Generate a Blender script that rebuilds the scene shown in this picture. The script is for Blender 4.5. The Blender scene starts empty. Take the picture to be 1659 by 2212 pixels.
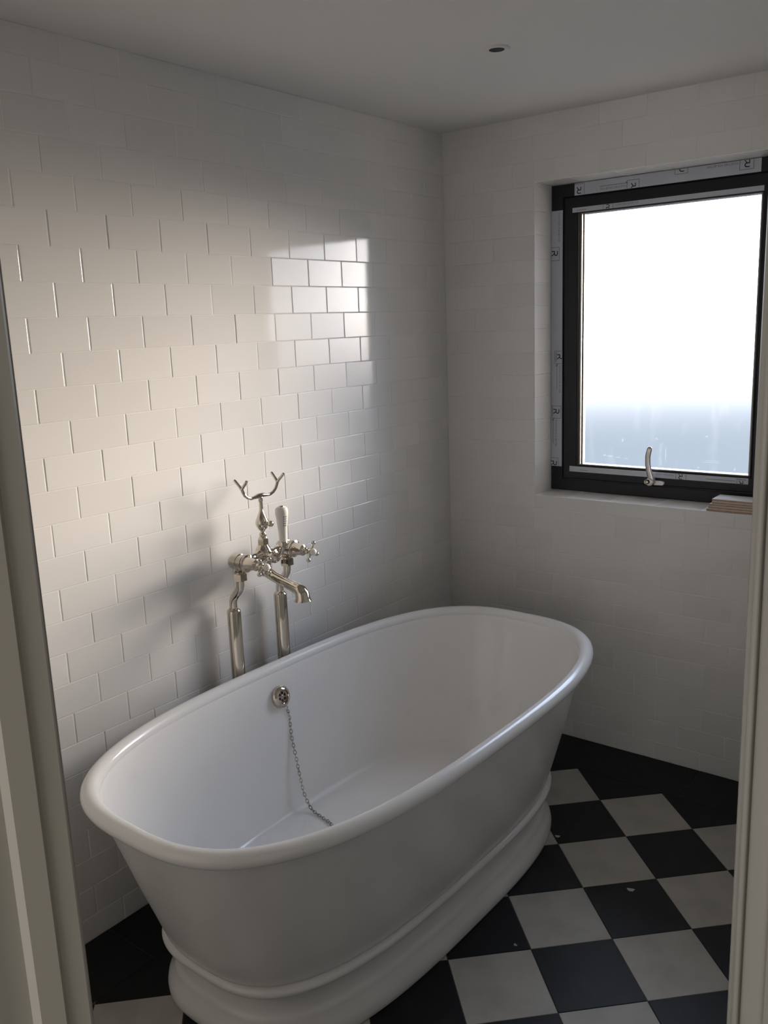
import bpy, bmesh, math, random
from mathutils import Vector, Matrix

random.seed(7)
PI = math.pi
S = 0.076            # one tile course in metres
ZF = -23.82          # floor level in courses (course datum: top of a joint line)


def V(x, y, z):
    """course units (x along window wall, y into the window wall, z up) -> metres"""
    return Vector((x * S, y * S, (z - ZF) * S))


sc = bpy.context.scene
C = sc.collection

# ------------------------------------------------------------------ camera
cam_d = bpy.data.cameras.new('camera')
cam = bpy.data.objects.new('camera', cam_d)
C.objects.link(cam)
cam_d.sensor_fit = 'VERTICAL'
cam_d.sensor_height = 36.0
cam_d.lens = 36.0 * 1898.6 / 2212.0
cam_d.clip_start = 0.01
R3 = Matrix(((0.7925454, -0.0969770, 0.6020525),
             (0.6086518, 0.1866917, -0.7711609),
             (-0.0376134, 0.9776204, 0.2069869)))
M4 = R3.to_4x4()
M4.translation = V(23.4697, -35.3654, -4.5915)
cam.matrix_world = M4
sc.camera = cam

# ------------------------------------------------------------------ sky
SKY_LOW = 0.66
SKY_HIGH = 7.0
GLOW = 59.0
w = bpy.data.worlds.new('sky')
sc.world = w
w.use_nodes = True
nt = w.node_tree
nt.nodes.clear()
wo = nt.nodes.new('ShaderNodeOutputWorld')
bg = nt.nodes.new('ShaderNodeBackground')
tc = nt.nodes.new('ShaderNodeTexCoord')
sp = nt.nodes.new('ShaderNodeSeparateXYZ')
nt.links.new(tc.outputs['Generated'], sp.inputs[0])
def smooth(src, a, b, lo, hi):
    m = nt.nodes.new('ShaderNodeMapRange')
    m.interpolation_type = 'SMOOTHSTEP'
    for k, v in (('From Min', a), ('From Max', b), ('To Min', lo), ('To Max', hi)):
        m.inputs[k].default_value = v
    nt.links.new(src, m.inputs['Value'])
    return m.outputs[0]


def op(kind, a, b):
    m = nt.nodes.new('ShaderNodeMath')
    m.operation = kind
    for i, q in enumerate((a, b)):
        if isinstance(q, (int, float)): m.inputs[i].default_value = q
        else: nt.links.new(q, m.inputs[i])
    return m.outputs[0]


# low hazy sun: a wide warm aureole in an overcast sky, cut off by the land below eye level
dt = nt.nodes.new('ShaderNodeVectorMath')
dt.operation = 'DOT_PRODUCT'
SAZ, SEL = math.radians(18), math.radians(1.5)
dt.inputs[1].default_value = (math.sin(SAZ) * math.cos(SEL), math.cos(SAZ) * math.cos(SEL), math.sin(SEL))
nt.links.new(tc.outputs['Generated'], dt.inputs[0])
land = op('POWER', smooth(sp.outputs['Z'], -0.155, 0.035, 0.0, 1.0), 2.0)
glow = smooth(dt.outputs['Value'], math.cos(math.radians(26)), math.cos(math.radians(2)), 0.0, GLOW)
strength = op('ADD', op('MULTIPLY', op('ADD', glow, SKY_HIGH), land), SKY_LOW)
rp = nt.nodes.new('ShaderNodeValToRGB')
mz = nt.nodes.new('ShaderNodeMapRange')
mz.inputs['From Min'].default_value = -0.2
mz.inputs['From Max'].default_value = 0.6
nt.links.new(sp.outputs['Z'], mz.inputs['Value'])
nt.links.new(mz.outputs[0], rp.inputs[0])
el = rp.color_ramp.elements
el[0].position = 0.0
el[0].color = (0.64, 0.79, 1.0, 1)
el[1].position = 1.0
el[1].color = (0.66, 0.79, 1.0, 1)
e = el.new(0.09); e.color = (0.70, 0.84, 1.0, 1)
e = el.new(0.2); e.color = (0.91, 0.92, 1.0, 1)
e = el.new(0.36); e.color = (0.76, 0.85, 1.0, 1)
e = el.new(0.6); e.color = (0.60, 0.75, 1.0, 1)
wm = nt.nodes.new('ShaderNodeMix')
wm.data_type = 'RGBA'
wm.inputs['B'].default_value = (1.0, 0.872, 0.725, 1)
nt.links.new(smooth(dt.outputs['Value'], math.cos(math.radians(30)), math.cos(math.radians(10)), 0.0, 1.0), wm.inputs['Factor'])
nt.links.new(rp.outputs[0], wm.inputs['A'])
nt.links.new(wm.outputs['Result'], bg.inputs['Color'])
nt.links.new(strength, bg.inputs['Strength'])
nt.links.new(bg.outputs[0], wo.inputs[0])


def area(name, loc, rot, sx, sy, power, col, portal=False):
    d = bpy.data.lights.new(name, 'AREA')
    d.shape = 'RECTANGLE'
    d.size = sx; d.size_y = sy
    d.energy = power; d.color = col
    if portal:
        d.cycles.is_portal = True
    o = bpy.data.objects.new(name, d)
    o.location = loc; o.rotation_euler = rot
    C.objects.link(o)
    return o


# window portal (guides sky sampling, emits nothing) and the hall's daylight behind the camera
area('window_portal', V(9.79, 2.6, -5.65), (-PI / 2, 0, 0), 0.66, 0.95, 1, (1, 1, 1), True)
area('hall_daylight', V(29, -56, -13), (PI / 2, 0, 0), 0.8, 1.3, 15.0, (1.0, 0.945, 0.86))

sc.view_settings.view_transform = 'Standard'
sc.view_settings.look = 'None'
sc.view_settings.exposure = 0.14
sc.view_settings.gamma = 1.0
sc.view_settings.use_curve_mapping = False


# ------------------------------------------------------------------ materials
def mat(name, col, rough=0.5, metal=0.0, spec=0.5, coat=0.0, noise=None, bump=None, vary=0.0):
    m = bpy.data.materials.new(name)
    m.use_nodes = True
    n = m.node_tree.nodes
    l = m.node_tree.links
    b = n['Principled BSDF']
    b.inputs['Base Color'].default_value = (*col, 1)
    b.inputs['Roughness'].default_value = rough
    b.inputs['Metallic'].default_value = metal
    b.inputs['Specular IOR Level'].default_value = spec
    b.inputs['Coat Weight'].default_value = coat
    b.inputs['Coat Roughness'].default_value = 0.05
    t = n.new('ShaderNodeTexCoord')
    last = None
    if noise:                                  # (scale, second colour, low, high, detail)
        nz = n.new('ShaderNodeTexNoise')
        nz.inputs['Scale'].default_value = noise[0]
        nz.inputs['Detail'].default_value = noise[4] if len(noise) > 4 else 5
        l.new(t.outputs['Object'], nz.inputs['Vector'])
        r = n.new('ShaderNodeMapRange')
        r.inputs['From Min'].default_value = noise[2]
        r.inputs['From Max'].default_value = noise[3]
        l.new(nz.outputs['Fac'], r.inputs['Value'])
        mx = n.new('ShaderNodeMix')
        mx.data_type = 'RGBA'
        mx.inputs['A'].default_value = (*col, 1)
        mx.inputs['B'].default_value = (*noise[1], 1)
        l.new(r.outputs[0], mx.inputs['Factor'])
        last = mx.outputs['Result']
    if vary:
        oi = n.new('ShaderNodeObjectInfo')
        r = n.new('ShaderNodeMapRange')
        r.inputs['To Min'].default_value = 1 - vary
        r.inputs['To Max'].default_value = 1 + vary * 0.4
        l.new(oi.outputs['Random'], r.inputs['Value'])
        hv = n.new('ShaderNodeHueSaturation')
        hv.inputs['Color'].default_value = (*col, 1)
        if last:
            l.new(last, hv.inputs['Color'])
        l.new(r.outputs[0], hv.inputs['Value'])
        last = hv.outputs['Color']
    if last:
        l.new(last, b.inputs['Base Color'])
    if bump:                                   # (scale, strength, distance)
        nz = n.new('ShaderNodeTexNoise')
        nz.inputs['Scale'].default_value = bump[0]
        nz.inputs['Detail'].default_value = 3
        l.new(t.outputs['Object'], nz.inputs['Vector'])
        bp = n.new('ShaderNodeBump')
        bp.inputs['Strength'].default_value = bump[1]
        bp.inputs['Distance'].default_value = bump[2]
        l.new(nz.outputs['Fac'], bp.inputs['Height'])
        l.new(bp.outputs[0], b.inputs['Normal'])
    return m


MT = {
    'tile': mat('glazed_white_tile', (0.80, 0.79, 0.775), 0.07, spec=0.30, bump=(30, 0.03, 0.002), vary=0.035),
    'grout': mat('white_grout', (0.84, 0.83, 0.81), 0.7, spec=0.1),
    'biscuit': mat('tile_biscuit', (0.42, 0.29, 0.21), 0.85, spec=0.2, noise=(40, (0.50, 0.36, 0.26), 0.4, 0.6)),
    'plaster': mat('white_ceiling_paint', (0.76, 0.75, 0.73), 0.9, spec=0.15, bump=(120, 0.05, 0.002)),
    'paint': mat('satin_door_paint', (0.44, 0.432, 0.405), 0.45, spec=0.35, bump=(90, 0.05, 0.002)),
    'hall': mat('hall_paint', (0.50, 0.48, 0.44), 0.9),
    'enamel': mat('white_bath_enamel', (0.85, 0.84, 0.83), 0.07, spec=0.5, noise=(9, (0.80, 0.79, 0.80), 0.62, 0.8)),
    'rimenamel': mat('rolled_rim_enamel', (0.84, 0.835, 0.83), 0.17, spec=0.45),
    'bathpaint': mat('painted_bath_side', (0.78, 0.775, 0.765), 0.22, spec=0.45, noise=(5, (0.72, 0.715, 0.70), 0.5, 0.8)),
    'nickel': mat('polished_nickel', (0.61, 0.555, 0.48), 0.06, metal=1.0),
    'chrome_dark': mat('dull_chain_metal', (0.42, 0.40, 0.38), 0.25, metal=1.0),
    'hole_shade': mat('painted_hole_shade', (0.008, 0.007, 0.006), 0.7),
    'porcelain': mat('white_porcelain', (0.80, 0.77, 0.72), 0.12, spec=0.5),
    'black': mat('black_powder_coat', (0.008, 0.0095, 0.014), 0.42, spec=0.4, noise=(60, (0.014, 0.016, 0.021), 0.6, 0.8)),
    'tape': mat('white_protective_tape', (0.56, 0.59, 0.66), 0.45, spec=0.4, noise=(8, (0.50, 0.53, 0.60), 0.4, 0.7)),
    'ink': mat('black_ink', (0.008, 0.009, 0.014), 0.6),
    'greyink': mat('grey_ink', (0.16, 0.17, 0.21), 0.6),
    'steel': mat('brushed_steel', (0.62, 0.61, 0.60), 0.28, metal=1.0),
    'bead': mat('dull_bead_metal', (0.30, 0.28, 0.26), 0.4, metal=1.0),
    'gasket': mat('rubber_gasket', (0.02, 0.02, 0.02), 0.6),
    'brass': mat('lock_brass', (0.75, 0.66, 0.5), 0.25, metal=1.0),
    'floorblack': mat('black_floor_tile', (0.0105, 0.0105, 0.0115), 0.5, spec=0.25, noise=(14, (0.022, 0.021, 0.020), 0.55, 0.85), vary=0.15),
    'floorwhite': mat('pale_floor_tile', (0.45, 0.435, 0.40), 0.5, spec=0.25, noise=(11, (0.37, 0.355, 0.325), 0.45, 0.75), vary=0.06),
    'floorgrout': mat('dark_floor_grout', (0.085, 0.08, 0.074), 0.9),
    'chip': mat('plaster_splash', (0.45, 0.45, 0.44), 0.9),
    'recess_shade': mat('painted_recess_shade', (0.03, 0.028, 0.027), 0.6),
    'lampwhite': mat('white_lamp_ring', (0.74, 0.73, 0.70), 0.5),
}


def glass_mat():
    m = bpy.data.materials.new('frosted_window_glass')
    m.use_nodes = True
    n = m.node_tree.nodes; l = m.node_tree.links
    n.clear()
    out = n.new('ShaderNodeOutputMaterial')
    tr = n.new('ShaderNodeBsdfTransparent')
    tr.inputs[0].default_value = (0.98, 0.98, 0.985, 1)
    gl = n.new('ShaderNodeBsdfGlossy')
    gl.inputs['Roughness'].default_value = 0.15
    sm = n.new('ShaderNodeBsdfTranslucent')
    sm.inputs[0].default_value = (0.95, 0.97, 1.0, 1)
    fr = n.new('ShaderNodeFresnel'); fr.inputs[0].default_value = 1.3
    t = n.new('ShaderNodeTexCoord')
    # smears and specks of dried splashes on the pane
    mp = n.new('ShaderNodeMapping'); mp.inputs['Scale'].default_value = (7, 1, 2.2)
    l.new(t.outputs['Object'], mp.inputs[0])
    n1 = n.new('ShaderNodeTexNoise'); n1.inputs['Scale'].default_value = 3.0; n1.inputs['Detail'].default_value = 6
    l.new(mp.outputs[0], n1.inputs['Vector'])
    r1 = n.new('ShaderNodeMapRange'); r1.inputs['From Min'].default_value = 0.55; r1.inputs['From Max'].default_value = 0.8
    r1.inputs['To Max'].default_value = 0.012
    l.new(n1.outputs['Fac'], r1.inputs['Value'])
    n2 = n.new('ShaderNodeTexNoise'); n2.inputs['Scale'].default_value = 26; n2.inputs['Detail'].default_value = 2
    l.new(t.outputs['Object'], n2.inputs['Vector'])
    r2 = n.new('ShaderNodeMapRange'); r2.inputs['From Min'].default_value = 0.74; r2.inputs['From Max'].default_value = 0.78
    r2.inputs['To Max'].default_value = 0.05
    l.new(n2.outputs['Fac'], r2.inputs['Value'])
    ad = n.new('ShaderNodeMath'); ad.operation = 'ADD'
    l.new(r1.outputs[0], ad.inputs[0]); l.new(r2.outputs[0], ad.inputs[1])
    a2 = n.new('ShaderNodeMath'); a2.operation = 'ADD'; a2.inputs[1].default_value = 0.004
    l.new(ad.outputs[0], a2.inputs[0])
    m1 = n.new('ShaderNodeMixShader')
    l.new(a2.outputs[0], m1.inputs[0]); l.new(tr.outputs[0], m1.inputs[1]); l.new(sm.outputs[0], m1.inputs[2])
    m2 = n.new('ShaderNodeMixShader')
    l.new(fr.outputs[0], m2.inputs[0]); l.new(m1.outputs[0], m2.inputs[1]); l.new(gl.outputs[0], m2.inputs[2])
    l.new(m2.outputs[0], out.inputs[0])
    return m


MT['glass'] = glass_mat()


def splash_mat():
    m = bpy.data.materials.new('dried_water_marks')
    m.use_nodes = True
    n = m.node_tree.nodes; l = m.node_tree.links
    n.clear()
    out = n.new('ShaderNodeOutputMaterial')
    tr = n.new('ShaderNodeBsdfTransparent')
    ts = n.new('ShaderNodeBsdfTranslucent')
    mx = n.new('ShaderNodeMixShader')
    mx.inputs[0].default_value = 0.025
    l.new(tr.outputs[0], mx.inputs[1]); l.new(ts.outputs[0], mx.inputs[2]); l.new(mx.outputs[0], out.inputs[0])
    return m


MT['splash'] = splash_mat()


# ------------------------------------------------------------------ mesh builder (course units)
class MB:
    def __init__(self):
        self.v = []; self.f = []

    def add(self, vs, fs):
        o = len(self.v)
        self.v += [Vector(p) for p in vs]
        self.f += [[i + o for i in q] for q in fs]
        return self

    def box(self, a, b, bev=0.0):
        (x0, y0, z0), (x1, y1, z1) = a, b
        if bev <= 0:
            vs = [(x, y, z) for x in (x0, x1) for y in (y0, y1) for z in (z0, z1)]
            fs = [(0, 1, 3, 2), (4, 6, 7, 5), (0, 4, 5, 1), (2, 3, 7, 6), (0, 2, 6, 4), (1, 5, 7, 3)]
            return self.add(vs, fs)
        bm = bmesh.new()
        bmesh.ops.create_cube(bm, size=1)
        for v in bm.verts:
            v.co = Vector((x0 + (v.co.x + .5) * (x1 - x0), y0 + (v.co.y + .5) * (y1 - y0), z0 + (v.co.z + .5) * (z1 - z0)))
        bmesh.ops.bevel(bm, geom=list(bm.edges), offset=bev, segments=2, affect='EDGES')
        bm.verts.index_update()
        self.add([v.co.copy() for v in bm.verts], [[v.index for v in f.verts] for f in bm.faces])
        bm.free()
        return self

    def rings(self, rings, closed=True, cap0=True, cap1=True, loop=False):
        n = len(rings[0]); vs = [p for r in rings for p in r]; fs = []
        R = len(rings)
        for k in range(R if loop else R - 1):
            k2 = (k + 1) % R
            for i in range(n if closed else n - 1):
                j = (i + 1) % n
                fs.append((k * n + i, k * n + j, k2 * n + j, k2 * n + i))
        if not loop and closed:
            if cap0: fs.append(tuple(reversed(range(n))))
            if cap1: fs.append(tuple((R - 1) * n + i for i in range(n)))
        return self.add(vs, fs)

    def lathe(self, prof, org=(0, 0, 0), axis=(0, 0, 1), n=28, rot=0.0):
        """prof: (distance along the axis, radius)"""
        a = Vector(axis).normalized()
        u = a.orthogonal().normalized() if abs(a.z) < .99 else Vector((1, 0, 0))
        v = a.cross(u); o = Vector(org)
        rs = []
        for (h, r) in prof:
            r = max(r, 1e-4)
            rs.append([o + a * h + (u * math.cos(rot + 2 * PI * i / n) + v * math.sin(rot + 2 * PI * i / n)) * r for i in range(n)])
        return self.rings(rs)

    def tube(self, pts, rad, n=12, loop=False, flat=None, ref=(0, 0, 1)):
        pts = [Vector(p) for p in pts]
        if not isinstance(rad, (list, tuple)): rad = [rad] * len(pts)
        rs = []; ref = Vector(ref)
        prev = None
        for i, p in enumerate(pts):
            if loop: t = pts[(i + 1) % len(pts)] - pts[i - 1]
            else: t = pts[min(i + 1, len(pts) - 1)] - pts[max(i - 1, 0)]
            t.normalize()
            if prev is None:
                u = ref.cross(t)
                if u.length < .05: u = Vector((1, 0, 0)).cross(t)
            else:
                u = prev - t * prev.dot(t)
            u.normalize(); prev = u.copy()
            v = t.cross(u)
            fx, fy = flat if flat else (1, 1)
            rs.append([p + (u * fx * math.cos(2 * PI * k / n) + v * fy * math.sin(2 * PI * k / n)) * rad[i] for k in range(n)])
        return self.rings(rs, loop=loop)

    def ball(self, c, r, n=16, sc3=(1, 1, 1)):
        rs = []
        for k in range(1, 10):
            a = PI * k / 10
            rs.append([(c[0] + r * sc3[0] * math.sin(a) * math.cos(2 * PI * i / n),
                        c[1] + r * sc3[1] * math.sin(a) * math.sin(2 * PI * i / n),
                        c[2] - r * sc3[2] * math.cos(a)) for i in range(n)])
        return self.rings(rs)

    def frame(self, x0, x1, z0, z1, l, r, t, b, y0, y1, bev=0.0):
        """a picture-frame ring in the x-z plane, front at y0 (room side), back at y1"""
        def rect(a, c, d, e2, y): return [(a, y, d), (c, y, d), (c, y, e2), (a, y, e2)]
        o1 = rect(x0 + bev, x1 - bev, z0 + bev, z1 - bev, y0)
        o2 = rect(x0, x1, z0, z1, y0 + bev)
        o3 = rect(x0, x1, z0, z1, y1)
        i3 = rect(x0 + l, x1 - r, z0 + b, z1 - t, y1)
        i2 = rect(x0 + l, x1 - r, z0 + b, z1 - t, y0 + bev)
        i1 = rect(x0 + l - bev, x1 - r + bev, z0 + b - bev, z1 - t + bev, y0)
        return self.rings([o1, o2, o3, i3, i2, i1], loop=True)

    def mesh(self, name, mat_, smooth=40, off=(0, 0, 0)):
        me = bpy.data.meshes.new(name)
        o = Vector(off)
        me.from_pydata([(V(*p) - o) for p in self.v], [], self.f)
        bm = bmesh.new(); bm.from_mesh(me)
        bmesh.ops.recalc_face_normals(bm, faces=bm.faces)
        bm.to_mesh(me); bm.free()
        if isinstance(mat_, (list, tuple)):
            for m in mat_: me.materials.append(m)
        else:
            me.materials.append(mat_)
        if smooth:
            me.polygons.foreach_set('use_smooth', [True] * len(me.polygons))
            me.set_sharp_from_angle(angle=math.radians(smooth))
        me.update()
        return me


def link(name, me, parent=None, loc=None, label=None):
    o = bpy.data.objects.new(name, me)
    C.objects.link(o)
    if parent: o.parent = parent
    if loc is not None: o.location = loc
    if label: o['label'] = label
    return o


def world_loc(o):
    p = Vector((0, 0, 0))
    while o:
        p += o.location; o = o.parent
    return p


def part(name, mb, m, parent=None, smooth=40, label=None):
    """mesh built in room coordinates, made a child of parent (origin at the parent's origin)"""
    off = world_loc(parent) if parent else Vector((0, 0, 0))
    return link(name, mb.mesh(name, m, smooth, off), parent, None, label)


def thing(name, loc, label, cat, group=None):
    o = bpy.data.objects.new(name, None)
    o.empty_display_size = 0.05
    C.objects.link(o)
    o.location = loc
    o['label'] = label; o['category'] = cat
    if group: o['group'] = group
    return o


def struct(name, mb, m, label, cat, smooth=0):
    o = link(name, mb.mesh(name, m, smooth) if mb else None)
    o['kind'] = 'structure'; o['label'] = label; o['category'] = cat
    return o


# ------------------------------------------------------------------ room shell
TW, TH = 1.985, 1.0              # tile pitch
GW, GH = 0.040, 0.013            # joint widths
DEP = 0.10                       # tile thickness
ZC = 3.80                        # ceiling
XR, XO = 20.24, 21.5              # door wall, room face and hall face
YF = -37.0                       # front wall
WX0, WX1, WZ0, WZ1 = 4.66, 14.90, -12.40, 1.13      # window opening
RD = 1.56                        # reveal depth
DY0, DY1, DZ = -34.23, -23.12, 3.25                 # door opening

wall_left = struct('wall_left', MB().box((-1.6, YF - 1.5, ZF - 1), (-0.0125, 3.2, ZC + 1)), MT['grout'],
                   'white metro tiled long wall beside the bathtub', 'wall')
mb = MB()
mb.box((-0.015, 0.0125, ZF - 1), (WX0 - 0.015, 3.2, ZC + 1))
mb.box((WX1 + 0.015, 0.0125, ZF - 1), (XO, 3.2, ZC + 1))
mb.box((WX0 - 0.015, 0.0125, ZF - 1), (WX1 + 0.015, 3.2, WZ0 - 0.015))
mb.box((WX0 - 0.015, 0.0125, WZ1 + 0.015), (WX1 + 0.015, 3.2, ZC + 1))
wall_back = struct('wall_back', mb, MT['grout'], 'white metro tiled end wall with the window in it', 'wall')
mb = MB()
mb.box((XR, DY1 + 0.35, ZF - 1), (XO, 0.03, ZC + 1))
mb.box((XR, YF, ZF - 1), (XO, DY0 - 0.35, ZC + 1))
mb.box((XR, DY0 - 0.35, DZ + 0.35), (XO, DY1 + 0.35, ZC + 1))
wall_right = struct('wall_right', mb, MT['plaster'], 'plain painted wall around the doorway', 'wall')
wall_front = struct('wall_front', MB().box((-0.03, YF - 1.5, ZF - 1), (XO, YF, ZC + 1)), MT['plaster'],
                    'plain painted wall at the near end of the bath', 'wall')
ceiling = struct('ceiling', MB().box((-1.6, -60, ZC), (37, 3.2, ZC + 1.5)), MT['plaster'],
                 'plain white painted ceiling with one small recessed lamp', 'ceiling')
floor = struct('floor', MB().box((-1.6, -60, ZF - 1.2), (37, 3.2, ZF - 0.02)), MT['floorgrout'],
               'black and white chequered tile floor laid on the diagonal', 'floor')
mb = MB()
mb.box((34, -60, ZF - 1), (36, -8, ZC + 1))
mb.box((XO, -60, ZF - 1), (36, -58, ZC + 1))
mb.box((XO, -10, ZF - 1), (36, -8, ZC + 1))
mb.box((XO - 1.3, -60, ZF - 1), (XO, YF - 1.5, ZC + 1))
struct('wall_hall', mb, MT['hall'], 'plain hall walls behind the viewer', 'wall')


# ------------------------------------------------------------------ wall tiles
def tile_mb(w, h, axis, bev=0.020):
    """a tile centred on the origin; face at 0, body behind it. axis: 'x' faces +x, 'y' faces -y, 'z' up, 'd' down"""
    m = MB()
    def P(a, b, d):
        if axis == 'x': return (-d, a, b)
        if axis == 'y': return (a, d, b)
        if axis == 'z': return (a, b, -d)
        return (a, b, d)
    rs = []
    for ins, d in ((bev, 0.0), (bev * 0.3, 0.0045), (0.0, 0.012), (0.0, DEP)):
        rs.append([P(sx * (w / 2 - ins), sy * (h / 2 - ins), d) for sx, sy in ((-1, -1), (1, -1), (1, 1), (-1, 1))])
    return m.rings(rs)


mesh_cache = {}


def tile_mesh(w, h, axis, m, name='tile'):
    k = (round(w, 3), round(h, 3), axis, m)
    if k not in mesh_cache:
        b = tile_mb(w, h, axis)
        mesh_cache[k] = b.mesh(name, MT[m], 0, V(0, 0, 0))
    return mesh_cache[k]


stuff_left = MB()
count_left = 0


def vis_left(y, z):
    """roughly what the camera sees of the long wall"""
    return y > -23.5 and z > -24


def add_tile(parent, axis, c, w, h, name='tile', m='tile', tilt=0.16):
    o = link(name, tile_mesh(w, h, axis, m, name), parent, V(*c))
    t = math.radians(tilt)
    a, b = random.gauss(0, t), random.gauss(0, t)
    if axis == 'x': o.rotation_euler = (0, a * .8, b)
    elif axis == 'y': o.rotation_euler = (a * .8, 0, b)
    else: o.rotation_euler = (a * .5, b * .5, 0)
    return o


def courses():
    k = -4
    while True:
        zt, zb = -k, -(k + 1)
        zt2, zb2 = min(zt, ZC), max(zb, ZF)
        if zb2 < zt2 - 0.05:
            yield k, zt2, zb2
        k += 1
        if zb <= ZF: break


left_tiles = []
for k, zt, zb in courses():
    y0 = -21.352 + (0 if k % 2 == 0 else TW / 2)
    j = -9
    while True:
        a, b = y0 + j * TW, y0 + (j + 1) * TW
        j += 1
        if a > -0.06: break
        a2, b2 = max(a, YF), min(b, 0.03)
        if b2 - a2 < 0.12: continue
        left_tiles.append((a2, b2, zt, zb))
left_tiles.sort(key=lambda q: -q[0] if q[1] > -23.6 else 99 - q[0])
# the ones the photograph shows are objects; those hidden beside the doorway are one part
shown = [q for q in left_tiles if q[1] > -22.2]
hidden = [q for q in left_tiles if q[1] <= -22.2]
# below the bath rim and behind it nothing of the wall is seen
def behind_bath(q):
    z = (q[2] + q[3]) / 2; y = (q[0] + q[1]) / 2
    return z < -19.0 and -17.5 < y
hidden += [q for q in shown if behind_bath(q)]
shown = [q for q in shown if not behind_bath(q)]
if len(shown) > 298:
    hidden += shown[298:] if False else []
    shown.sort(key=lambda q: (abs((q[2] + q[3]) / 2 + 8)))
    hidden += shown[298:]
    shown = shown[:298]
for a, b, zt, zb in shown:
    add_tile(wall_left, 'x', (0, (a + b) / 2, (zt + zb) / 2), b - a - GW, zt - zb - GH)
st = MB()
for a, b, zt, zb in hidden:
    t = tile_mb(b - a - GW, zt - zb - GH, 'x')
    st.add([Vector(p) + Vector((0, (a + b) / 2, (zt + zb) / 2)) for p in t.v], t.f)
o = part('tile_field', st, MT['tile'], wall_left, 0)
o['kind'] = 'stuff'

for k, zt, zb in courses():
    x0 = 4.588 + (0 if k % 2 else TW / 2)
    j = -4
    while True:
        a, b = x0 + j * TW, x0 + (j + 1) * TW
        j += 1
        if a > XR - 0.06: break
        a2, b2 = max(a, 0.0), min(b, XR)
        if b2 - a2 < 0.1: continue
        # cut round the window opening
        segs = []
        if zb >= WZ1 - .02 or zt <= WZ0 + .02:
            segs = [(a2, b2, zt, zb)]
        elif zt <= WZ1 + .02 and zb >= WZ0 - .02:
            if a2 < WX0: segs.append((a2, min(b2, WX0), zt, zb))
            if b2 > WX1: segs.append((max(a2, WX1), b2, zt, zb))
        else:
            up = zt > WZ1
            if a2 < WX0: segs.append((a2, min(b2, WX0), zt, zb))
            if b2 > WX1: segs.append((max(a2, WX1), b2, zt, zb))
            m0, m1 = max(a2, WX0), min(b2, WX1)
            if m1 - m0 > .1:
                segs.append((m0, m1, zt, WZ1) if up else (m0, m1, WZ0, zb))
        for (p, q, zt2, zb2) in segs:
            if q - p < 0.12 or zt2 - zb2 < 0.08: continue
            add_tile(wall_back, 'y', ((p + q) / 2, 0, (zt2 + zb2) / 2), q - p - GW * .6, zt2 - zb2 - GH)

# reveal tiles
for k, zt, zb in courses():
    zt2, zb2 = min(zt, WZ1), max(zb, WZ0)
    if zt2 - zb2 < 0.1: continue
    o = add_tile(wall_back, 'x', (WX0, RD / 2 + .05, (zt2 + zb2) / 2), RD + .08, zt2 - zb2 - GH * 1.6, 'reveal_tile')
    o = link('reveal_tile', tile_mesh(RD + .08, zt2 - zb2 - GH * 1.6, 'x', 'tile', 'reveal_tile'), wall_back, V(WX1, RD / 2 + .05, (zt2 + zb2) / 2))
    o.rotation_euler = (0, 0, PI)
xx = WX0
for wd in (1.6, 1.98, 1.98, 1.98, 1.98, 0.72):
    add_tile(wall_back, 'z', (xx + wd / 2, RD / 2 + .05, WZ0), wd - GW * .6, RD + .08, 'sill_tile')
    add_tile(wall_back, 'd', (xx + wd / 2, RD / 2 + .05, WZ1), wd - GW * .6, RD + .08, 'soffit_tile')
    xx += wd

# ------------------------------------------------------------------ floor tiles
HD = 1.874
BX, BY = 2.42, -2.672            # inner edges of the black border


def poly_tile(pts, m, name, parent):
    cx = sum(p[0] for p in pts) / len(pts); cy = sum(p[1] for p in pts) / len(pts)
    b = MB(); rs = []
    g = 0.012
    for ins, d in ((g + 0.008, 0.0), (g, 0.012), (g, 0.12)):
        ring = []
        for (x, y) in pts:
            vx, vy = x - cx, y - cy
            L = math.hypot(vx, vy)
            f = max(0.1, 1 - ins * 1.41 / L)
            ring.append((vx * f, vy * f, ZF - d))
        rs.append(ring)
    b.rings(rs)
    me = b.mesh(name, MT[m], 0, V(0, 0, ZF))
    o = link(name, me, parent, V(cx, cy, ZF))
    o.rotation_euler = (random.gauss(0, .0012), random.gauss(0, .0012), 0)
    return o


def clip(poly, f):
    out = []
    for i in range(len(poly)):
        a, b = poly[i], poly[(i + 1) % len(poly)]
        fa, fb = f(a), f(b)
        if fa >= 0: out.append(a)
        if (fa > 0) != (fb > 0) and abs(fa - fb) > 1e-9:
            t = fa / (fa - fb)
            out.append((a[0] + t * (b[0] - a[0]), a[1] + t * (b[1] - a[1])))
    r = []
    for p in out:
        if not r or math.hypot(p[0] - r[-1][0], p[1] - r[-1][1]) > 1e-4: r.append(p)
    if len(r) > 1 and math.hypot(r[0][0] - r[-1][0], r[0][1] - r[-1][1]) < 1e-4: r.pop()
    return r


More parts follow.
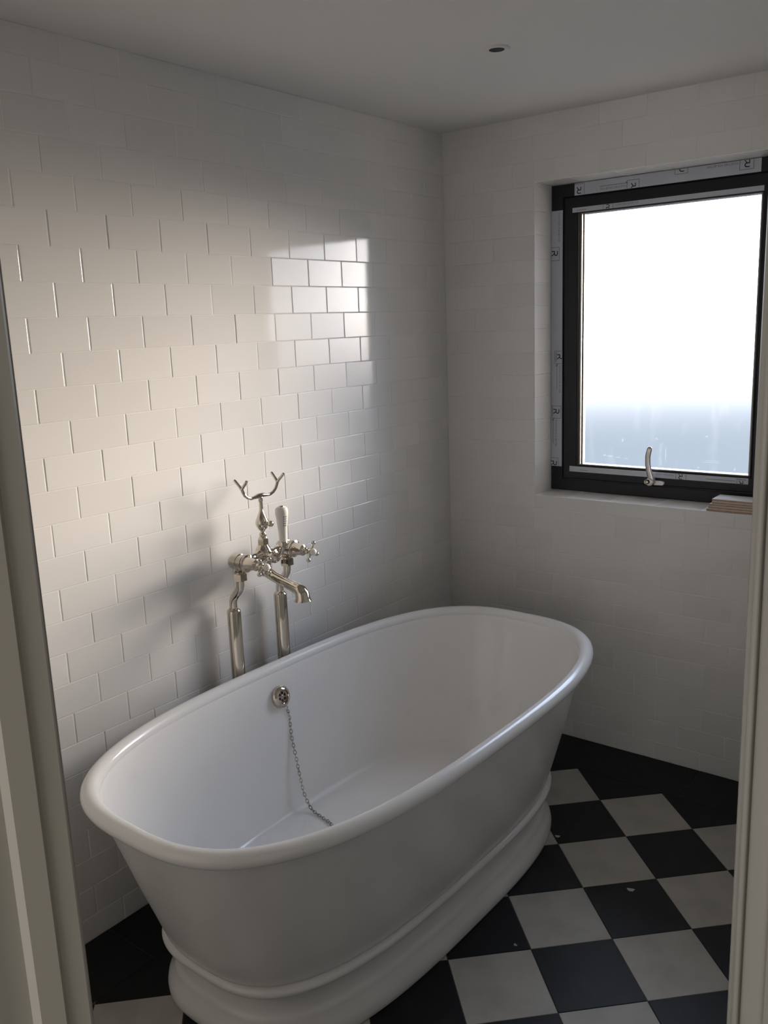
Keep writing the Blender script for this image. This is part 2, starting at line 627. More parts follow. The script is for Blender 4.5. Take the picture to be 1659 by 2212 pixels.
for i in range(-6, 9):
    for j in range(-3, 12):
        for dark in (0, 1):
            cx = 8.14 + 2 * HD * i + (HD if dark else 0)
            cy = -4.55 - 2 * HD * j - (HD if dark else 0)
            d = [(cx, cy + HD), (cx + HD, cy), (cx, cy - HD), (cx - HD, cy)]
            d = clip(d, lambda p: p[0] - BX)
            if len(d) > 2: d = clip(d, lambda p: BY - p[1])
            if len(d) > 2: d = clip(d, lambda p: XO + 1.0 - p[0])
            if len(d) > 2: d = clip(d, lambda p: p[1] - YF)
            if len(d) < 3: continue
            ar = abs(sum(d[q][0] * d[(q + 1) % len(d)][1] - d[(q + 1) % len(d)][0] * d[q][1] for q in range(len(d)))) / 2
            if ar < 0.25: continue
            # half tiles against the border are black
            edge = min(p[1] for p in d) > BY - 1.95 and cy > BY - .3
            poly_tile(d, 'floorblack' if dark or edge else 'floorwhite', 'floor_tile', floor)
y = -21.0 + 2.65 * 8
while y > YF:
    a, b = min(y, 0.0), max(y - 2.65, YF)
    if a - b > .2:
        poly_tile([(0.0, a), (0.0, b), (BX, b), (BX, a)], 'floorblack', 'border_tile', floor)
    y -= 2.65
x = 9.91 - 2.65 * 3
while x < XR:
    a, b = max(x, BX), min(x + 2.65, XR)
    if b - a > .2:
        poly_tile([(a, 0), (b, 0), (b, BY), (a, BY)], 'floorblack', 'border_tile', floor)
    x += 2.65

# ------------------------------------------------------------------ window
win = struct('window_1', None, None, 'black framed window of frosted glass with taped frame', 'window')
win.location = V((WX0 + WX1) / 2, RD, WZ0)
part('outer_frame', MB().frame(WX0 + .01, WX1 - .01, WZ0 + .02, WZ1 - .01, .57, .57, .53, .53, RD, 2.5, .03), MT['black'], win, 30)
part('sash', MB().frame(5.25, 14.31, -11.83, .58, .69, .69, .66, .63, 1.60, 2.35, .04), MT['black'], win, 30)
part('gasket', MB().frame(5.96, 13.60, -11.20, -.09, .05, .05, .03, .03, 1.62, 1.72, .01), MT['gasket'], win, 30)
part('glazing_bead', MB().frame(5.985, 13.575, -11.17, -.12, .09, .09, .04, .04, 1.66, 1.86, .03), MT['bead'], win, 30, 'thin bright metal bead along the glass')
part('spacer_bar', MB().frame(5.98, 13.60, -11.19, -.11, .145, .145, .06, .06, 1.84, 2.08, .01), MT['bead'], win, 30)
gm = MB().box((-3.66, -.02, -5.46), (3.66, .02, 5.46))
link('pane', gm.mesh('pane', MT['glass'], 0, V(0, 0, 0)), win, V(9.79, 1.95, -5.65) - win.location, 'frosted glass pane')


def strip(x0, x1, z0, z1, y, name='protective_tape', t=.006):
    return part(name, MB().box((x0, y - t, z0), (x1, y, z1)), MT['tape'], win, 0)


tapeL = strip(4.675, 5.215, -11.28, .07, RD)
tapeT = strip(5.77, 13.46, .61, 1.11, RD)
tapeR = strip(14.345, 14.88, -11.28, .07, RD)
tapeS = strip(5.66, 13.59, -.085, .11, 1.60)
tapeB = strip(5.59, 13.53, -11.49, -11.24, 1.60)


def ribbon(m, pts, wd):
    """flat stroke in a 2-D plane"""
    n = len(pts)
    for i in range(n - 1):
        (x0, y0), (x1, y1) = pts[i], pts[i + 1]
        dx, dy = x1 - x0, y1 - y0
        L = math.hypot(dx, dy) or 1
        ex, ey = dx / L * wd * .35, dy / L * wd * .35
        nx, ny = -dy / L * wd / 2, dx / L * wd / 2
        o = len(m[0])
        m[0].extend([(x0 - ex + nx, y0 - ey + ny), (x1 + ex + nx, y1 + ey + ny), (x1 + ex - nx, y1 + ey - ny), (x0 - ex - nx, y0 - ey - ny)])
        m[1].append((o, o + 1, o + 2, o + 3))


def glyph_R(box=True):
    m = ([], [])
    arc = [(0.0, 1.0), (.38, 1.0)] + [(.38 + .27 * math.sin(a), .73 + .27 * math.cos(a)) for a in [PI * q / 8 for q in range(1, 8)]] + [(.36, .46), (.0, .46), (.0, 0.0)]
    ribbon(m, arc, .15)
    ribbon(m, [(.34, .46), (.68, 0.0)], .15)
    return m


def text_mesh(s, h):
    cu = bpy.data.curves.new('t', 'FONT')
    cu.body = s; cu.size = h; cu.align_x = 'LEFT'; cu.align_y = 'BOTTOM'
    o = bpy.data.objects.new('t', cu)
    C.objects.link(o)
    dg = bpy.context.evaluated_depsgraph_get()
    me = bpy.data.meshes.new_from_object(o.evaluated_get(dg))
    vs = [(v.co.x, v.co.y) for v in me.vertices]
    fs = [tuple(p.vertices) for p in me.polygons]
    bpy.data.objects.remove(o); bpy.data.curves.remove(cu); bpy.data.meshes.remove(me)
    return (vs, fs)


def place(m, parent, name, mat_, x, z, ang, size, y, clipb=None):
    """put a flat glyph on the window frame: (x, z) of its lower left corner, turned by ang degrees"""
    c, s = math.cos(math.radians(ang)), math.sin(math.radians(ang))
    vs = []
    for (u, v) in m[0]:
        u *= size; v *= size
        px, pz = x + c * u - s * v, z + s * u + c * v
        if clipb:
            px = min(max(px, clipb[0]), clipb[1]); pz = min(max(pz, clipb[2]), clipb[3])
        vs.append((px, y, pz))
    return part(name, MB().add(vs, m[1]), mat_, parent, 0)


def outline(m, x0, z0, x1, z1, wd=.02):
    ribbon(m, [(x0, z0), (x1, z0), (x1, z1), (x0, z1), (x0, z0)], wd)


YT, YS = RD - .009, 1.60 - .009
slogan = text_mesh('TOGETHER FOR BETTER', 1.0)
BL = (4.68, 5.21, -11.27, .06)
# left tape: marks turned a quarter clockwise, letter tops to the right
for (x, z) in ((4.70, -1.64), (4.98, -6.17), (4.80, -8.65), (4.68, -11.06)):
    place(glyph_R(), tapeL, 'letter', MT['ink'], x, z, -90, .27, YT, BL)
    f = ([], []); outline(f, x - .13, z - .40, x + .36, z + .16)
    place(f, tapeL, 'printed_box', MT['greyink'], 0, 0, 0, 1, YT, BL)
    if z < -6 and z > -11:
        place(slogan, tapeL, 'printed_slogan', MT['greyink'], min(x + .06, 5.06), z - .46, -90, .115, YT, BL)
        f = ([], []); ribbon(f, [(x - .02, z - .44), (x - .02, z - 1.55)], .022); ribbon(f, [(x - .05, z - .5), (x, z - .44)], .05)
        place(f, tapeL, 'printed_arrow', MT['greyink'], 0, 0, 0, 1, YT, BL)
        f = ([], []); ribbon(f, [(x - .06, z + .1), (x - .06, z - .32)], .03)
        place(f, tapeL, 'printed_line', MT['greyink'], 0, 0, 0, 1, YT, BL)
place(slogan, tapeL, 'printed_slogan', MT['greyink'], 4.98, .0, -90, .115, YT, BL)
# top tape: upside down
BT = (5.78, 13.45, .62, 1.10)
for (x, z) in ((6.06, .93), (8.50, .80), (10.5, 1.26), (13.02, 1.10)):
    place(glyph_R(), tapeT, 'letter', MT['ink'], x, z, 180, .25, YT, BT)
    f = ([], []); outline(f, x - .36, z - .34, x + .16, z + .14)
    place(f, tapeT, 'printed_box', MT['greyink'], 0, 0, 0, 1, YT, BT)
for (x, z) in ((8.15, .80), (12.62, 1.08)):
    place(slogan, tapeT, 'printed_slogan', MT['greyink'], x, z, 180, .11, YT, BT)
    f = ([], []); ribbon(f, [(x - 1.2, z + .05), (x, z + .05)], .022); ribbon(f, [(x - .05, z + .08), (x, z + .05)], .05)
    place(f, tapeT, 'printed_arrow', MT['greyink'], 0, 0, 0, 1, YT, BT)
# sash top tape: upright
BS = (5.67, 13.58, -.08, .105)
place(glyph_R(), tapeS, 'letter', MT['ink'], 7.22, -.12, 0, .20, YS, BS)
for xx in (7.08, 7.52):
    f = ([], []); ribbon(f, [(xx, -.08), (xx, .1)], .02)
    place(f, tapeS, 'printed_box', MT['greyink'], 0, 0, 0, 1, YS, BS)
place(slogan, tapeS, 'printed_slogan', MT['greyink'], 7.6, -.02, 0, .095, YS, BS)
f = ([], []); ribbon(f, [(5.85, .0), (6.3, .0)], .02)
place(f, tapeS, 'printed_arrow', MT['greyink'], 0, 0, 0, 1, YS, BS)
# sash bottom tape: upside down
BB = (5.60, 13.52, -11.48, -11.25)
place(glyph_R(), tapeB, 'letter', MT['ink'], 10.82, -11.26, 180, .21, YS, BB)
place(glyph_R(), tapeB, 'letter', MT['ink'], 13.32, -11.37, 180, .21, YS, BB)
for xx in (10.55, 10.98, 13.08):
    f = ([], []); ribbon(f, [(xx, -11.48), (xx, -11.25)], .02)
    place(f, tapeB, 'printed_box', MT['greyink'], 0, 0, 0, 1, YS, BB)
place(slogan, tapeB, 'printed_slogan', MT['greyink'], 10.48, -11.28, 180, .095, YS, BB)
f = ([], []); ribbon(f, [(13.12, -11.31), (13.44, -11.31)], .03)
place(f, tapeB, 'printed_line', MT['greyink'], 0, 0, 0, 1, YS, BB)
f = ([], []); ribbon(f, [(11.84, -11.38), (13.0, -11.38)], .022); ribbon(f, [(6.1, -11.40), (6.5, -11.40)], .02)
place(f, tapeB, 'printed_arrow', MT['greyink'], 0, 0, 0, 1, YS, BB)

# dried splashes on the room side of the pane
rs_ = random.Random(3)
for (x, z, rx, rz) in ((8.0, -9.97, .05, .07), (9.72, -9.69, .02, .025), (11.68, -9.64, .06, .03), (12.88, -10.96, .03, .07), (11.38, -10.98, .03, .05),
                       (6.52, -9.71, .02, .03), (8.52, -9.11, .025, .03), (9.0, -10.0, .018, .02), (7.16, -10.69, .09, .03), (7.42, -10.72, .13, .028), (7.8, -10.76, .10, .02),
                       (8.2, -10.79, .12, .014), (11.9, -10.73, .42, .012), (11.95, -10.66, .36, .01), (9.96, -10.5, .018, .34)):
    n_ = 12
    ph = rs_.random() * 6
    pts = [(x + rx * math.cos(2 * PI * q / n_) * (1 + .25 * math.sin(3 * q + ph)), z + rz * math.sin(2 * PI * q / n_) * (1 + .25 * math.cos(2 * q + ph))) for q in range(n_)]
    b = MB()
    b.rings([[(p[0], 1.929, p[1]) for p in pts], [(x + (p[0] - x) * .8, 1.925, z + (p[1] - z) * .8) for p in pts]])
    part('dried_splash', b, MT['splash'], win, 0)

# window handle
pl = MB(); ring0 = []
for a in range(24):
    t = 2 * PI * a / 24
    cx = .36 if math.cos(t) > 0 else -.36
    ring0.append((cx + .105 * math.cos(t), .105 * math.sin(t)))
pl.rings([[(9.63 + u * s_, y_, -11.70 + v * s_) for (u, v) in ring0] for (s_, y_) in ((1, 1.60), (1, 1.53), (.93, 1.50))])
hd = part('handle', pl, MT['steel'], win, 40, 'brushed steel window handle on an oval plate')
hb = MB()
hb.lathe([(0, .19), (.16, .185), (.30, .17), (.32, .14)], (9.53, 1.5, -11.63), (0, -1, 0), 24)
part('boss', hb, MT['steel'], hd)
lk = MB().lathe([(0, .10), (.05, .095), (.055, .05)], (9.47, 1.19, -11.62), (0, -1, 0), 20)
part('lock', lk, MT['gasket'], hd)
lk = MB().lathe([(0, .06), (.03, .055)], (9.47, 1.135, -11.62), (0, -1, 0), 16)
part('lock_cylinder', lk, MT['brass'], hd)
lv = MB().tube([(9.58, 1.30, -11.64), (9.56, 1.28, -11.42), (9.48, 1.27, -11.15), (9.43, 1.26, -10.85), (9.43, 1.25, -10.5), (9.49, 1.25, -10.22), (9.51, 1.25, -10.13), (9.515, 1.25, -10.09)],
               [.17, .15, .132, .122, .12, .115, .09, .03], 14, flat=(1, .55), ref=(0, 1, 0))
part('lever', lv, MT['steel'], hd)

# ------------------------------------------------------------------ doorway
door = struct('door_1', None, None, 'painted doorway lining framing the view at both sides', 'doorway')
door.location = V((XR + XO) / 2, (DY0 + DY1) / 2, ZF)


def vert_prism(poly, z0, z1):
    m = MB()
    m.rings([[(p[0], p[1], z0) for p in poly], [(p[0], p[1], z1) for p in poly]])
    return m


# right lining with a beaded inner edge and planted mould
pr = [(XR - .02, DY1 + .34), (XR - .02, DY1 + .10), (XR + .01, DY1 + .03)]
pr += [(XR + .06, DY1 + .005), (XR + .075, DY1 - .02)]
for q in range(7):
    a = PI * q / 6
    pr.append((XR + .125 - .045 * math.cos(a), DY1 - .02 - .05 * math.sin(a)))
pr += [(XR + .172, DY1 + .10), (XR + .212, DY1 + .10), (XR + .216, DY1 - .02)]
for q in range(9):
    a = PI * q / 8
    pr.append((XR + .36 - .15 * math.cos(a), DY1 - .03 - .04 * math.sin(a)))
pr += [(XR + .52, DY1 + .03), (XR + .9, DY1 + .03), (XO + .02, DY1 + .03), (XO + .02, DY1 + .34)]
part('lining', vert_prism(pr, ZF, DZ), MT['paint'], door, 35)
# left lining and architrave
part('lining', MB().box((XR - .02, DY0 - .34, ZF), (XO + .0, DY0, DZ), .012), MT['paint'], door, 35)
part('lining', MB().box((XR - .02, DY0 - .34, DZ), (XO + .02, DY1 + .34, DZ + .34), .012), MT['paint'], door, 35)
ar = [(XO, DY0 - .12), (XO + .19, DY0 - .12), (XO + .20, DY0 - .13), (XO + .20, DY0 - .185), (XO + .214, DY0 - .20), (XO + .214, DY0 - .26), (XO + .203, DY0 - .275),
      (XO + .203, DY0 - .33), (XO + .212, DY0 - .36), (XO + .19, DY0 - .7), (XO + .16, DY0 - .86), (XO, DY0 - .88)]
part('architrave', vert_prism(ar, ZF, DZ + .5), MT['paint'], door, 35)
ar2 = [(p[0], DY1 + .12 + (DY0 - .12 - p[1])) for p in ar]
part('architrave', vert_prism(ar2, ZF, DZ + .5), MT['paint'], door, 35)

# ------------------------------------------------------------------ bathtub
TC = (6.08, -13.90)
TTH = math.radians(-1.0)


def se_ring(a, b, z, n, N=144, cx=TC[0], cy=TC[1]):
    ct, s_ = math.cos(TTH), math.sin(TTH)
    r = []
    for i in range(N):
        t = 2 * PI * i / N
        c, s = math.cos(t), math.sin(t)
        u = a * math.copysign(abs(c) ** (2 / n), c)
        v = b * math.copysign(abs(s) ** (2 / n), s)
        # even out the spacing a little
        r.append((cx + ct * u - s_ * v, cy + s_ * u + ct * v, z))
    return r


tub = thing('bathtub', V(TC[0], TC[1], ZF), 'white freestanding double ended bathtub with rolled rim and stepped plinth', 'bathtub')
H = lambda h: ZF + h
RA, RB = 5.19, 10.08
RT = .245
# rolled rim
rr = []
for q in range(20):
    a = 2 * PI * q / 20
    rr.append(se_ring(RA - RT + RT * math.cos(a), RB - RT + RT * math.cos(a), H(6.97) + RT * .95 * math.sin(a), 2.9))
part('rim', MB().rings(rr, loop=True), MT['rimenamel'], tub, 60)
# basin: inside of the bath
ins = [(7.10, 4.86, 9.74), (6.98, 4.74, 9.62), (6.7, 4.655, 9.52), (6.2, 4.55, 9.38), (5.4, 4.36, 9.10), (4.5, 4.15, 8.72), (3.6, 3.94, 8.28), (2.9, 3.74, 7.82),
       (2.5, 3.60, 7.50), (2.32, 3.53, 7.34), (2.21, 3.475, 7.23), (2.125, 3.385, 7.12), (2.05, 3.285, 7.0), (2.015, 3.2, 6.9), (2.0, 3.05, 6.7), (1.99, 1.8, 4.0), (1.98, .05, .1)]
rs = [se_ring(a, b, H(h), 2.9) for (h, a, b) in ins]
outs = [(1.8, .05, .1), (1.8, 3.3, 7.4), (1.85, 3.62, 8.02), (2.2, 3.76, 8.20), (3.0, 3.98, 8.46), (4.0, 4.22, 8.80), (5.0, 4.44, 9.12), (6.0, 4.65, 9.44), (6.5, 4.75, 9.60), (6.8, 4.84, 9.70), (6.95, 4.92, 9.80)]
part('basin', MB().rings(rs, cap0=False), MT['enamel'], tub, 60, 'glossy white enamelled inside of the bath')
rs = [se_ring(a, b, H(h), 2.95) for (h, a, b) in outs]
part('outer_shell', MB().rings(rs, cap1=False), MT['bathpaint'], tub, 60)
# bead
rr = []
for q in range(16):
    a = 2 * PI * q / 16
    rr.append(se_ring(3.65 + .17 * math.cos(a), 8.05 + .17 * math.cos(a), H(1.88) + .15 * math.sin(a), 3.15))
part('bead', MB().rings(rr, loop=True), MT['bathpaint'], tub, 60)
pln = [(1.85, 3.56, 7.94), (1.68, 3.50, 7.87), (1.45, 3.45, 7.80), (1.2, 3.44, 7.78), (1.0, 3.48, 7.82), (.90, 3.53, 7.87), (.86, 3.60, 7.93), (.78, 3.62, 7.95),
       (.64, 3.68, 8.00), (.5, 3.77, 8.08), (.38, 3.83, 8.14), (.2, 3.86, 8.17), (.06, 3.85, 8.16), (0.0, 3.81, 8.12)]
rs = [se_ring(a, b, H(h), 3.1) for (h, a, b) in pln]
part('plinth', MB().rings(rs), MT['bathpaint'], tub, 60)
# overflow
OV = Vector((1.60, -14.0, H(6.02)))
ovn = Vector((1, 0, .24)).normalized()
ovo = part('overflow', MB().lathe([(-.05, .40), (.06, .415), (.12, .40), (.20, .30), (.21, .26), (.16, .235), (.10, .23)], OV, ovn, 32), MT['nickel'], tub, 40, 'polished nickel overflow fitting')
part('grille', MB().lathe([(.0, .232), (.115, .232), (.125, .20)], OV, ovn, 32), MT['nickel'], ovo)
uax = Vector((0, 1, 0)); vax = ovn.cross(uax)
hm = MB()
for q in range(6):
    a = 2 * PI * q / 6 + .3
    hm.lathe([(.10, .055), (.129, .055)], OV + (uax * math.cos(a) + vax * math.sin(a)) * .135, ovn, 12)
part('drain_hole_shade', hm, MT['hole_shade'], ovo)  # dark discs on the grille, painted in for the shade inside its holes
part('screw', MB().lathe([(.12, .06), (.145, .055), (.155, .03)], OV, ovn, 14), MT['nickel'], ovo)
# drain and plug
DRN = Vector((6.2, -13.9, H(2.0)))
dr = part('drain', MB().lathe([(-.1, .42), (.02, .43), (.045, .40), (.02, .33), (.0, .3)], DRN, (0, 0, 1), 28), MT['nickel'], tub)
part('plug', MB().lathe([(.0, .29), (.09, .31), (.13, .28), (.15, .1), (.24, .06), (.25, .03)], DRN, (0, 0, 1), 28), MT['gasket'], tub)
# chain
path = [OV + Vector((.17, .18, -.42)), Vector((1.80, -13.78, -18.72)), Vector((2.02, -13.93, -19.40)), Vector((2.30, -14.06, -20.08)), Vector((2.56, -14.19, -20.66)),
        Vector((2.80, -14.30, -21.12)), Vector((2.98, -14.30, -21.48)), Vector((3.18, -14.31, -21.70)), Vector((3.5, -14.36, -21.765)), Vector((4.1, -14.48, -21.775)), Vector((4.6, -14.64, -21.775)),
        Vector((5.2, -14.5, -21.775)), Vector((5.8, -14.15, -21.76)), Vector((6.2, -13.9, -21.58))]
fine = []
for i in range(len(path) - 1):
    p0 = path[max(i - 1, 0)]; p1 = path[i]; p2 = path[i + 1]; p3 = path[min(i + 2, len(path) - 1)]
    for q in range(24):
        t = q / 24
        fine.append(.5 * ((2 * p1) + (p2 - p0) * t + (2 * p0 - 5 * p1 + 4 * p2 - p3) * t * t + (3 * p1 - p0 - 3 * p2 + p3) * t ** 3))
fine.append(path[-1])
acc = [0]
for i in range(1, len(fine)): acc.append(acc[-1] + (fine[i] - fine[i - 1]).length)


def at(s):
    for i in range(1, len(acc)):
        if acc[i] >= s:
            t = (s - acc[i - 1]) / max(1e-6, acc[i] - acc[i - 1])
            return fine[i - 1].lerp(fine[i], t), (fine[i] - fine[i - 1]).normalized()
    return fine[-1], (fine[-1] - fine[-2]).normalized()


chain = bpy.data.objects.new('plug_chain', None)
C.objects.link(chain); chain.parent = tub
chain['label'] = 'thin metal plug chain hanging from the overflow'
PITCH = .128
lm = MB(); rp_ = []
for q in range(16):
    t = 2 * PI * q / 16
    rp_.append((.048 * math.cos(t), 0, .085 * math.sin(t) * (1 if abs(math.sin(t)) < .9 else .97)))
lm.tube(rp_, .0155, 6, loop=True, ref=(0, 1, 0))
link_me = lm.mesh('chain_link', MT['chrome_dark'], 60, V(0, 0, 0))
nl = int(acc[-1] / PITCH)
for i in range(nl):
    p, t = at((i + .5) * PITCH)
    zax = t; xax = Vector((0, 1, 0)).cross(zax)
    if xax.length < .1: xax = Vector((1, 0, 0))
    xax.normalize(); yax = zax.cross(xax)
    Rm = Matrix((xax, yax, zax)).transposed() @ Matrix.Rotation(PI / 4 + (PI / 2 if i % 2 else 0) + random.gauss(0, .2), 3, 'Z')
    o = link('chain_link', link_me, chain, V(*p) - tub.location)
    o.rotation_euler = Rm.to_euler()

# ------------------------------------------------------------------ bath mixer tap on two standpipes
YL, YR, YC = -14.96, -12.58, -13.77
tap = thing('bath_mixer_tap', V(.52, YC, ZF), 'polished nickel floor standing bath mixer tap with cradle and white lever', 'tap')
ZA = -12.52
NK = MT['nickel']
for Y, xv in ((YL, 1.0), (YR, 1.0)):
    sp_ = part('standpipe', MB().lathe([(ZF, .25), (-14.42, .25), (-14.36, .235), (-14.31, .185), (-14.28, .15)], (.52, Y, 0), (0, 0, 1), 32), NK, tap)
    part('floor_flange', MB().lathe([(0, .42), (.05, .42), (.12, .30), (.16, .26)], (.52, Y, ZF), (0, 0, 1), 32), NK, sp_)
    pts = [(.52, Y, -14.35), (.52, Y, -14.12), (.535, Y, -14.0), (.60, Y, -13.88), (.74, Y, -13.72), (.86, Y, -13.6), (.94, Y, -13.48), (.965, Y, -13.36), (.97, Y, -13.1)]
    part('coupler_pipe', MB().tube(pts, .145, 20), NK, tap, 60)
    part('union_nut', MB().lathe([(-13.2, .22), (-13.18, .265), (-12.94, .265), (-12.91, .22)], (.98, Y, 0), (0, 0, 1), 6, .4), NK, tap, 20)
    part('union_nut', MB().lathe([(-12.93, .2), (-12.86, .2), (-12.82, .14), (-12.7, .14)], (.98, Y, 0), (0, 0, 1), 24), NK, tap)
    vb = MB().lathe([(.60, .02), (.61, .12), (.64, .20), (.70, .265), (.78, .295), (.95, .30), (1.05, .30), (1.06, .275), (1.16, .275), (1.17, .30), (1.30, .30), (1.31, .25)], (0, Y, ZA), (1, 0, 0), 32)
    part('valve_body', vb, NK, tap)
    vc = MB().lathe([(1.28, .25), (1.32, .25), (1.36, .31), (1.42, .315), (1.45, .25), (1.50, .235), (1.80, .20), (1.86, .205), (1.89, .16), (1.92, .09), (1.97, .08), (2.01, .12), (2.06, .12), (2.10, .085), (2.2, .08)], (0, Y, ZA), (1, 0, 0), 32)
    part('valve_cover', vc, NK, tap)
    ch = MB()
    ch.lathe([(2.14, .06), (2.17, .11), (2.25, .135), (2.32, .13), (2.34, .11)], (0, Y, ZA), (1, 0, 0), 24)
    a0 = math.radians(62 if Y == YR else 40)
    for q in range(4):
        a = a0 + q * PI / 2
        d = Vector((0, math.cos(a), math.sin(a)))
        o_ = Vector((2.24, Y, ZA))
        ch.lathe([(.08, .055), (.16, .04), (.25, .035), (.27, .05), (.29, .075), (.33, .086), (.37, .075), (.40, .045), (.41, .01)], o_, d, 16)
    hdl = part('cross_handle', ch, NK, tap, 60)
    part('porcelain_button', MB().lathe([(2.32, .128), (2.36, .13), (2.42, .112), (2.46, .07), (2.475, .02)], (0, Y, ZA), (1, 0, 0), 24), MT['porcelain'], hdl, 60, 'white porcelain button')
# body: horizontal bar and central boss
bd = MB()
bd.lathe([(YL + .1, .13), (YL + .28, .15), (YL + .45, .20), (YL + .62, .17), (YC - .4, .17), (YC - .25, .24), (YC, .27), (YC + .25, .24), (YC + .4, .17), (YR - .62, .17), (YR - .45, .20), (YR - .28, .15), (YR - .1, .13)], (1.02, 0, ZA), (0, 1, 0), 28)
bd.lathe([(-13.2, .12), (-13.1, .2), (-12.9, .24), (-12.6, .30), (-12.42, .31), (-12.3, .28), (-12.2, .22), (-12.12, .17), (-12.08, .14)], (1.02, YC, 0), (0, 0, 1), 28)
part('mixer_body', bd, NK, tap, 50)
part('cradle_nut', MB().lathe([(-12.14, .17), (-12.12, .21), (-11.92, .21), (-11.9, .17)], (1.03, YC, 0), (0, 0, 1), 6, .3), NK, tap, 20)
part('cradle_stem', MB().lathe([(-11.92, .15), (-11.85, .15), (-11.82, .12), (-11.78, .135), (-11.72, .13), (-11.68, .085), (-11.62, .085), (-11.56, .15), (-11.46, .215), (-11.35, .245), (-11.24, .225), (-11.1, .165), (-10.97, .105), (-10.85, .072), (-10.56, .068), (-10.55, .085), (-10.40, .085), (-10.36, .07)], (1.04, YC, 0), (0, 0, 1), 28), NK, tap, 60)
part('cradle_knob', MB().lathe([(1.18, .07), (1.32, .05), (1.36, .05), (1.39, .09), (1.44, .115), (1.50, .115), (1.55, .09), (1.575, .03)], (0, YC, -11.32), (1, 0, 0), 20), NK, tap, 60)
cr = MB()
XCR = 1.06
for s in (-1, 1):
    pts = [(XCR, YC + s * .0, -10.33), (XCR, YC + s * .12, -10.33), (XCR, YC + s * .30, -10.36), (XCR, YC + s * .48, -10.37), (XCR, YC + s * .64, -10.31), (XCR, YC + s * .77, -10.20), (XCR, YC + s * .84, -10.08), (XCR, YC + s * .88, -9.96)]
    cr.tube(pts, [.085, .085, .062, .056, .056, .056, .058, .062], 14)
    for q in (-1, 1):
        cr.tube([(XCR, YC + s * .875, -10.0), (XCR + q * .09, YC + s * .89, -9.88), (XCR + q * .27, YC + s * .91, -9.70), (XCR + q * .31, YC + s * .915, -9.66)], [.055, .054, .054, .045], 14)
part('cradle', cr, NK, tap, 60)
# spout
spm = MB()
pts = [(1.02, YC, -13.05), (1.10, YC, -13.12), (1.25, YC, -13.20), (1.5, YC, -13.30), (1.9, YC, -13.40), (2.3, YC, -13.49), (2.58, YC, -13.55), (2.74, YC, -13.62), (2.81, YC, -13.73), (2.83, YC, -13.86), (2.835, YC, -13.96), (2.835, YC, -13.975), (2.83, YC, -13.88)]
spm.tube(pts, [.19, .20, .19, .175, .175, .185, .20, .235, .255, .265, .31, .28, .2], 28, ref=(0, 1, 0))
part('spout', spm, NK, tap, 60)
part('spout_boss', MB().ball((1.03, YC, -13.08), .26, 24), NK, tap, 60)
# diverter and lever
dv = MB().lathe([(1.2, .2), (1.34, .2), (1.36, .17), (1.5, .17), (1.52, .22), (1.60, .22), (1.62, .18), (1.72, .15), (1.76, .10), (1.78, .04)], (0, YC, ZA - .02), (1, 0, 0), 28)
part('diverter', dv, NK, tap)
lev = part('diverter_lever', MB().tube([(1.68, YC, ZA), (1.80, YC, ZA + .04), (1.92, YC, -12.34), (2.0, YC, -12.16), (2.02, YC, -12.05)], [.09, .085, .08, .085, .11], 16, ref=(0, 1, 0)), NK, tap, 60)
part('ferrule', MB().lathe([(-12.10, .10), (-12.07, .155), (-11.90, .16), (-11.88, .145)], (2.03, YC, 0), (0, 0, 1), 24), NK, lev)
part('porcelain_grip', MB().lathe([(-11.89, .14), (-11.6, .155), (-11.3, .18), (-11.0, .215), (-10.86, .235), (-10.76, .232), (-10.69, .20), (-10.65, .13), (-10.645, .02)], (2.05, YC, 0), (0, 0, 1), 28), MT['porcelain'], lev, 60, 'white porcelain lever grip')
part('end_cap', MB().lathe([(-10.66, .10), (-10.63, .095), (-10.61, .06), (-10.60, .02)], (2.05, YC, 0), (0, 0, 1), 18), NK, lev, 60)
mk = MB()
for q, (z, wd) in enumerate(((-10.98, .05), (-11.06, .09), (-11.14, .11), (-11.22, .10), (-11.30, .06))):
    r = .187 - (-.84 - (z + 10)) * .0 
    for k in range(3):
        a = math.radians(-30 + k * 16)
        rr_ = .180 + (z + 11.3) * .117 + .006
        p = Vector((2.05 + rr_ * math.cos(a), YC + rr_ * math.sin(a), z))
        tng = Vector((-math.sin(a), math.cos(a), 0)) * (.014 + .006 * ((q + k) % 2)); up = Vector((0, 0, .013 if (q + k) % 2 else .022))
        mk.add([p - tng - up, p + tng - up, p + tng + up, p - tng + up], [(0, 1, 2, 3)])
part('printed_marks', mk, MT['greyink'], lev, 0)

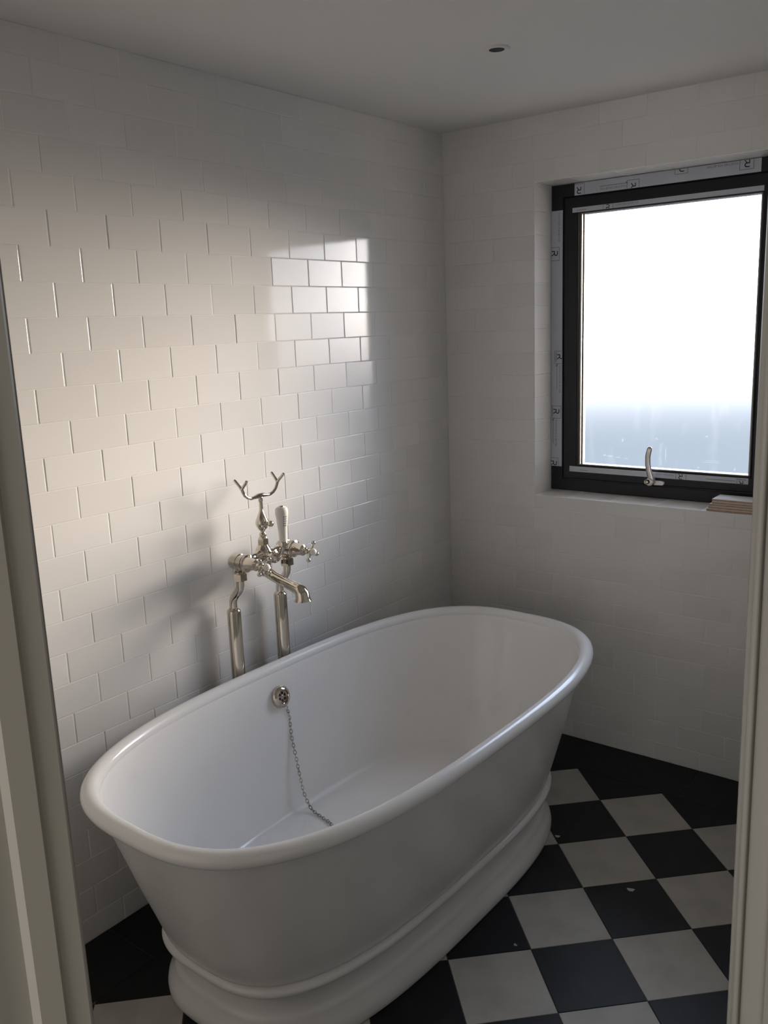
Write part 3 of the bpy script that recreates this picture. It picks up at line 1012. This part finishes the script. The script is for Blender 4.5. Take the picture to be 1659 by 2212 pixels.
# ------------------------------------------------------------------ things on the sill, ceiling, floor
lab = ['spare white tile lying lowest in the stack on the window sill',
       'spare white tile second from the bottom of the sill stack',
       'spare white tile in the middle of the sill stack',
       'spare white tile just under the top one of the sill stack',
       'spare white tile on top of the sill stack, glazed face up']
offs = [(0.0, 0.10, 1.0), (.07, .11, -.6), (.10, .13, .8), (.20, .12, .4), (.20, .14, -.5)]
zz = WZ0 + .003
for i in range(5):
    hgt = .098
    b = MB()
    w2, d2 = .985, .495
    vs, fs = [], []
    rs = []
    for ins, z in ((.0, 0), (.0, hgt - .022)):
        rs.append([(sx * (w2 - ins), sy * (d2 - ins), z) for sx, sy in ((-1, -1), (1, -1), (1, 1), (-1, 1))])
    b.rings(rs, cap1=False)
    me0 = b
    g = MB()
    rs = [[(sx * (w2 - ins), sy * (d2 - ins), z) for sx, sy in ((-1, -1), (1, -1), (1, 1), (-1, 1))] for ins, z in ((0, hgt - .022), (0, hgt - .012), (.015, hgt))]
    g.rings(rs, cap0=False)
    t = thing('spare_tile', V(12.36 + w2 + offs[i][0], offs[i][1] + d2 + .0, zz), lab[i], 'tile', 'spare tiles stacked on the sill')
    o1 = link('tile_body', b.mesh('tile_body', MT['biscuit'], 0, V(0, 0, 0)), t, None, 'unglazed brown body')
    o2 = link('glaze', g.mesh('glaze', MT['tile'], 0, V(0, 0, 0)), t, None, 'white glazed face')
    t.rotation_euler = (0, 0, math.radians(offs[i][2]))
    zz += hgt + .002

dl = thing('recessed_downlight', V(8.24, -9.2, ZC), 'small round white recessed ceiling light with dark centre', 'ceiling light')
part('bezel', MB().lathe([(ZC, .42), (ZC - .03, .42), (ZC - .055, .40), (ZC - .055, .27), (ZC - .04, .245), (ZC - .005, .24)], (8.24, -9.2, 0), (0, 0, 1), 40), MT['lampwhite'], dl)
part('lamp_recess', MB().lathe([(ZC - .045, .245), (ZC - .035, .242), (ZC - .02, .1)], (8.24, -9.2, 0), (0, 0, 1), 32), MT['recess_shade'], dl, 40, 'lamp recess, its shade given as dark colour')  # near-flush disc; the darkness of the recess is put into its colour
part("cutout_gap_shade", MB().add([q_ for q_ in [(8.24 + r * math.cos(a), -9.2 + r * math.sin(a), ZC - .004) for r in (.415, .455) for a in [math.radians(60 + 5 * q) for q in range(9)]]],
                            [(q, q + 1, q + 10, q + 9) for q in range(8)]), MT['recess_shade'], dl, 0)  # flat dark arc painting the shade of a gap beside the bezel

for (nm, x, y, r, lb) in (('plaster_splash', 9.78, -7.87, .09, 'white plaster splash on black floor tile nearest the plinth end'),
                          ('plaster_splash', 13.29, -9.38, .12, 'largest white plaster splash, on black floor tile near the doorway side'),
                          ('plaster_splash', 11.39, -14.03, .06, 'small white plaster splash on black tile beside the bath')):
    b = MB()
    rs = []
    ph = random.random() * 6
    for s_, h in ((1, 0), (.85, .012), (.4, .02)):
        rs.append([(r * s_ * math.cos(a) * (1 + .35 * math.sin(3 * a + ph)), r * .8 * s_ * math.sin(a) * (1 + .3 * math.cos(2 * a + ph)), h) for a in [2 * PI * q / 14 for q in range(14)]])
    b.rings(rs)
    me = MB(); me.v, me.f = [Vector((p[0], p[1], p[2] + ZF)) for p in [tuple(q) for q in b.v]], b.f
    o = link(nm, me.mesh(nm, MT['chip'], 60, V(0, 0, ZF)), None, V(x, y, ZF + .002))
    o['label'] = lb; o['category'] = 'splash'
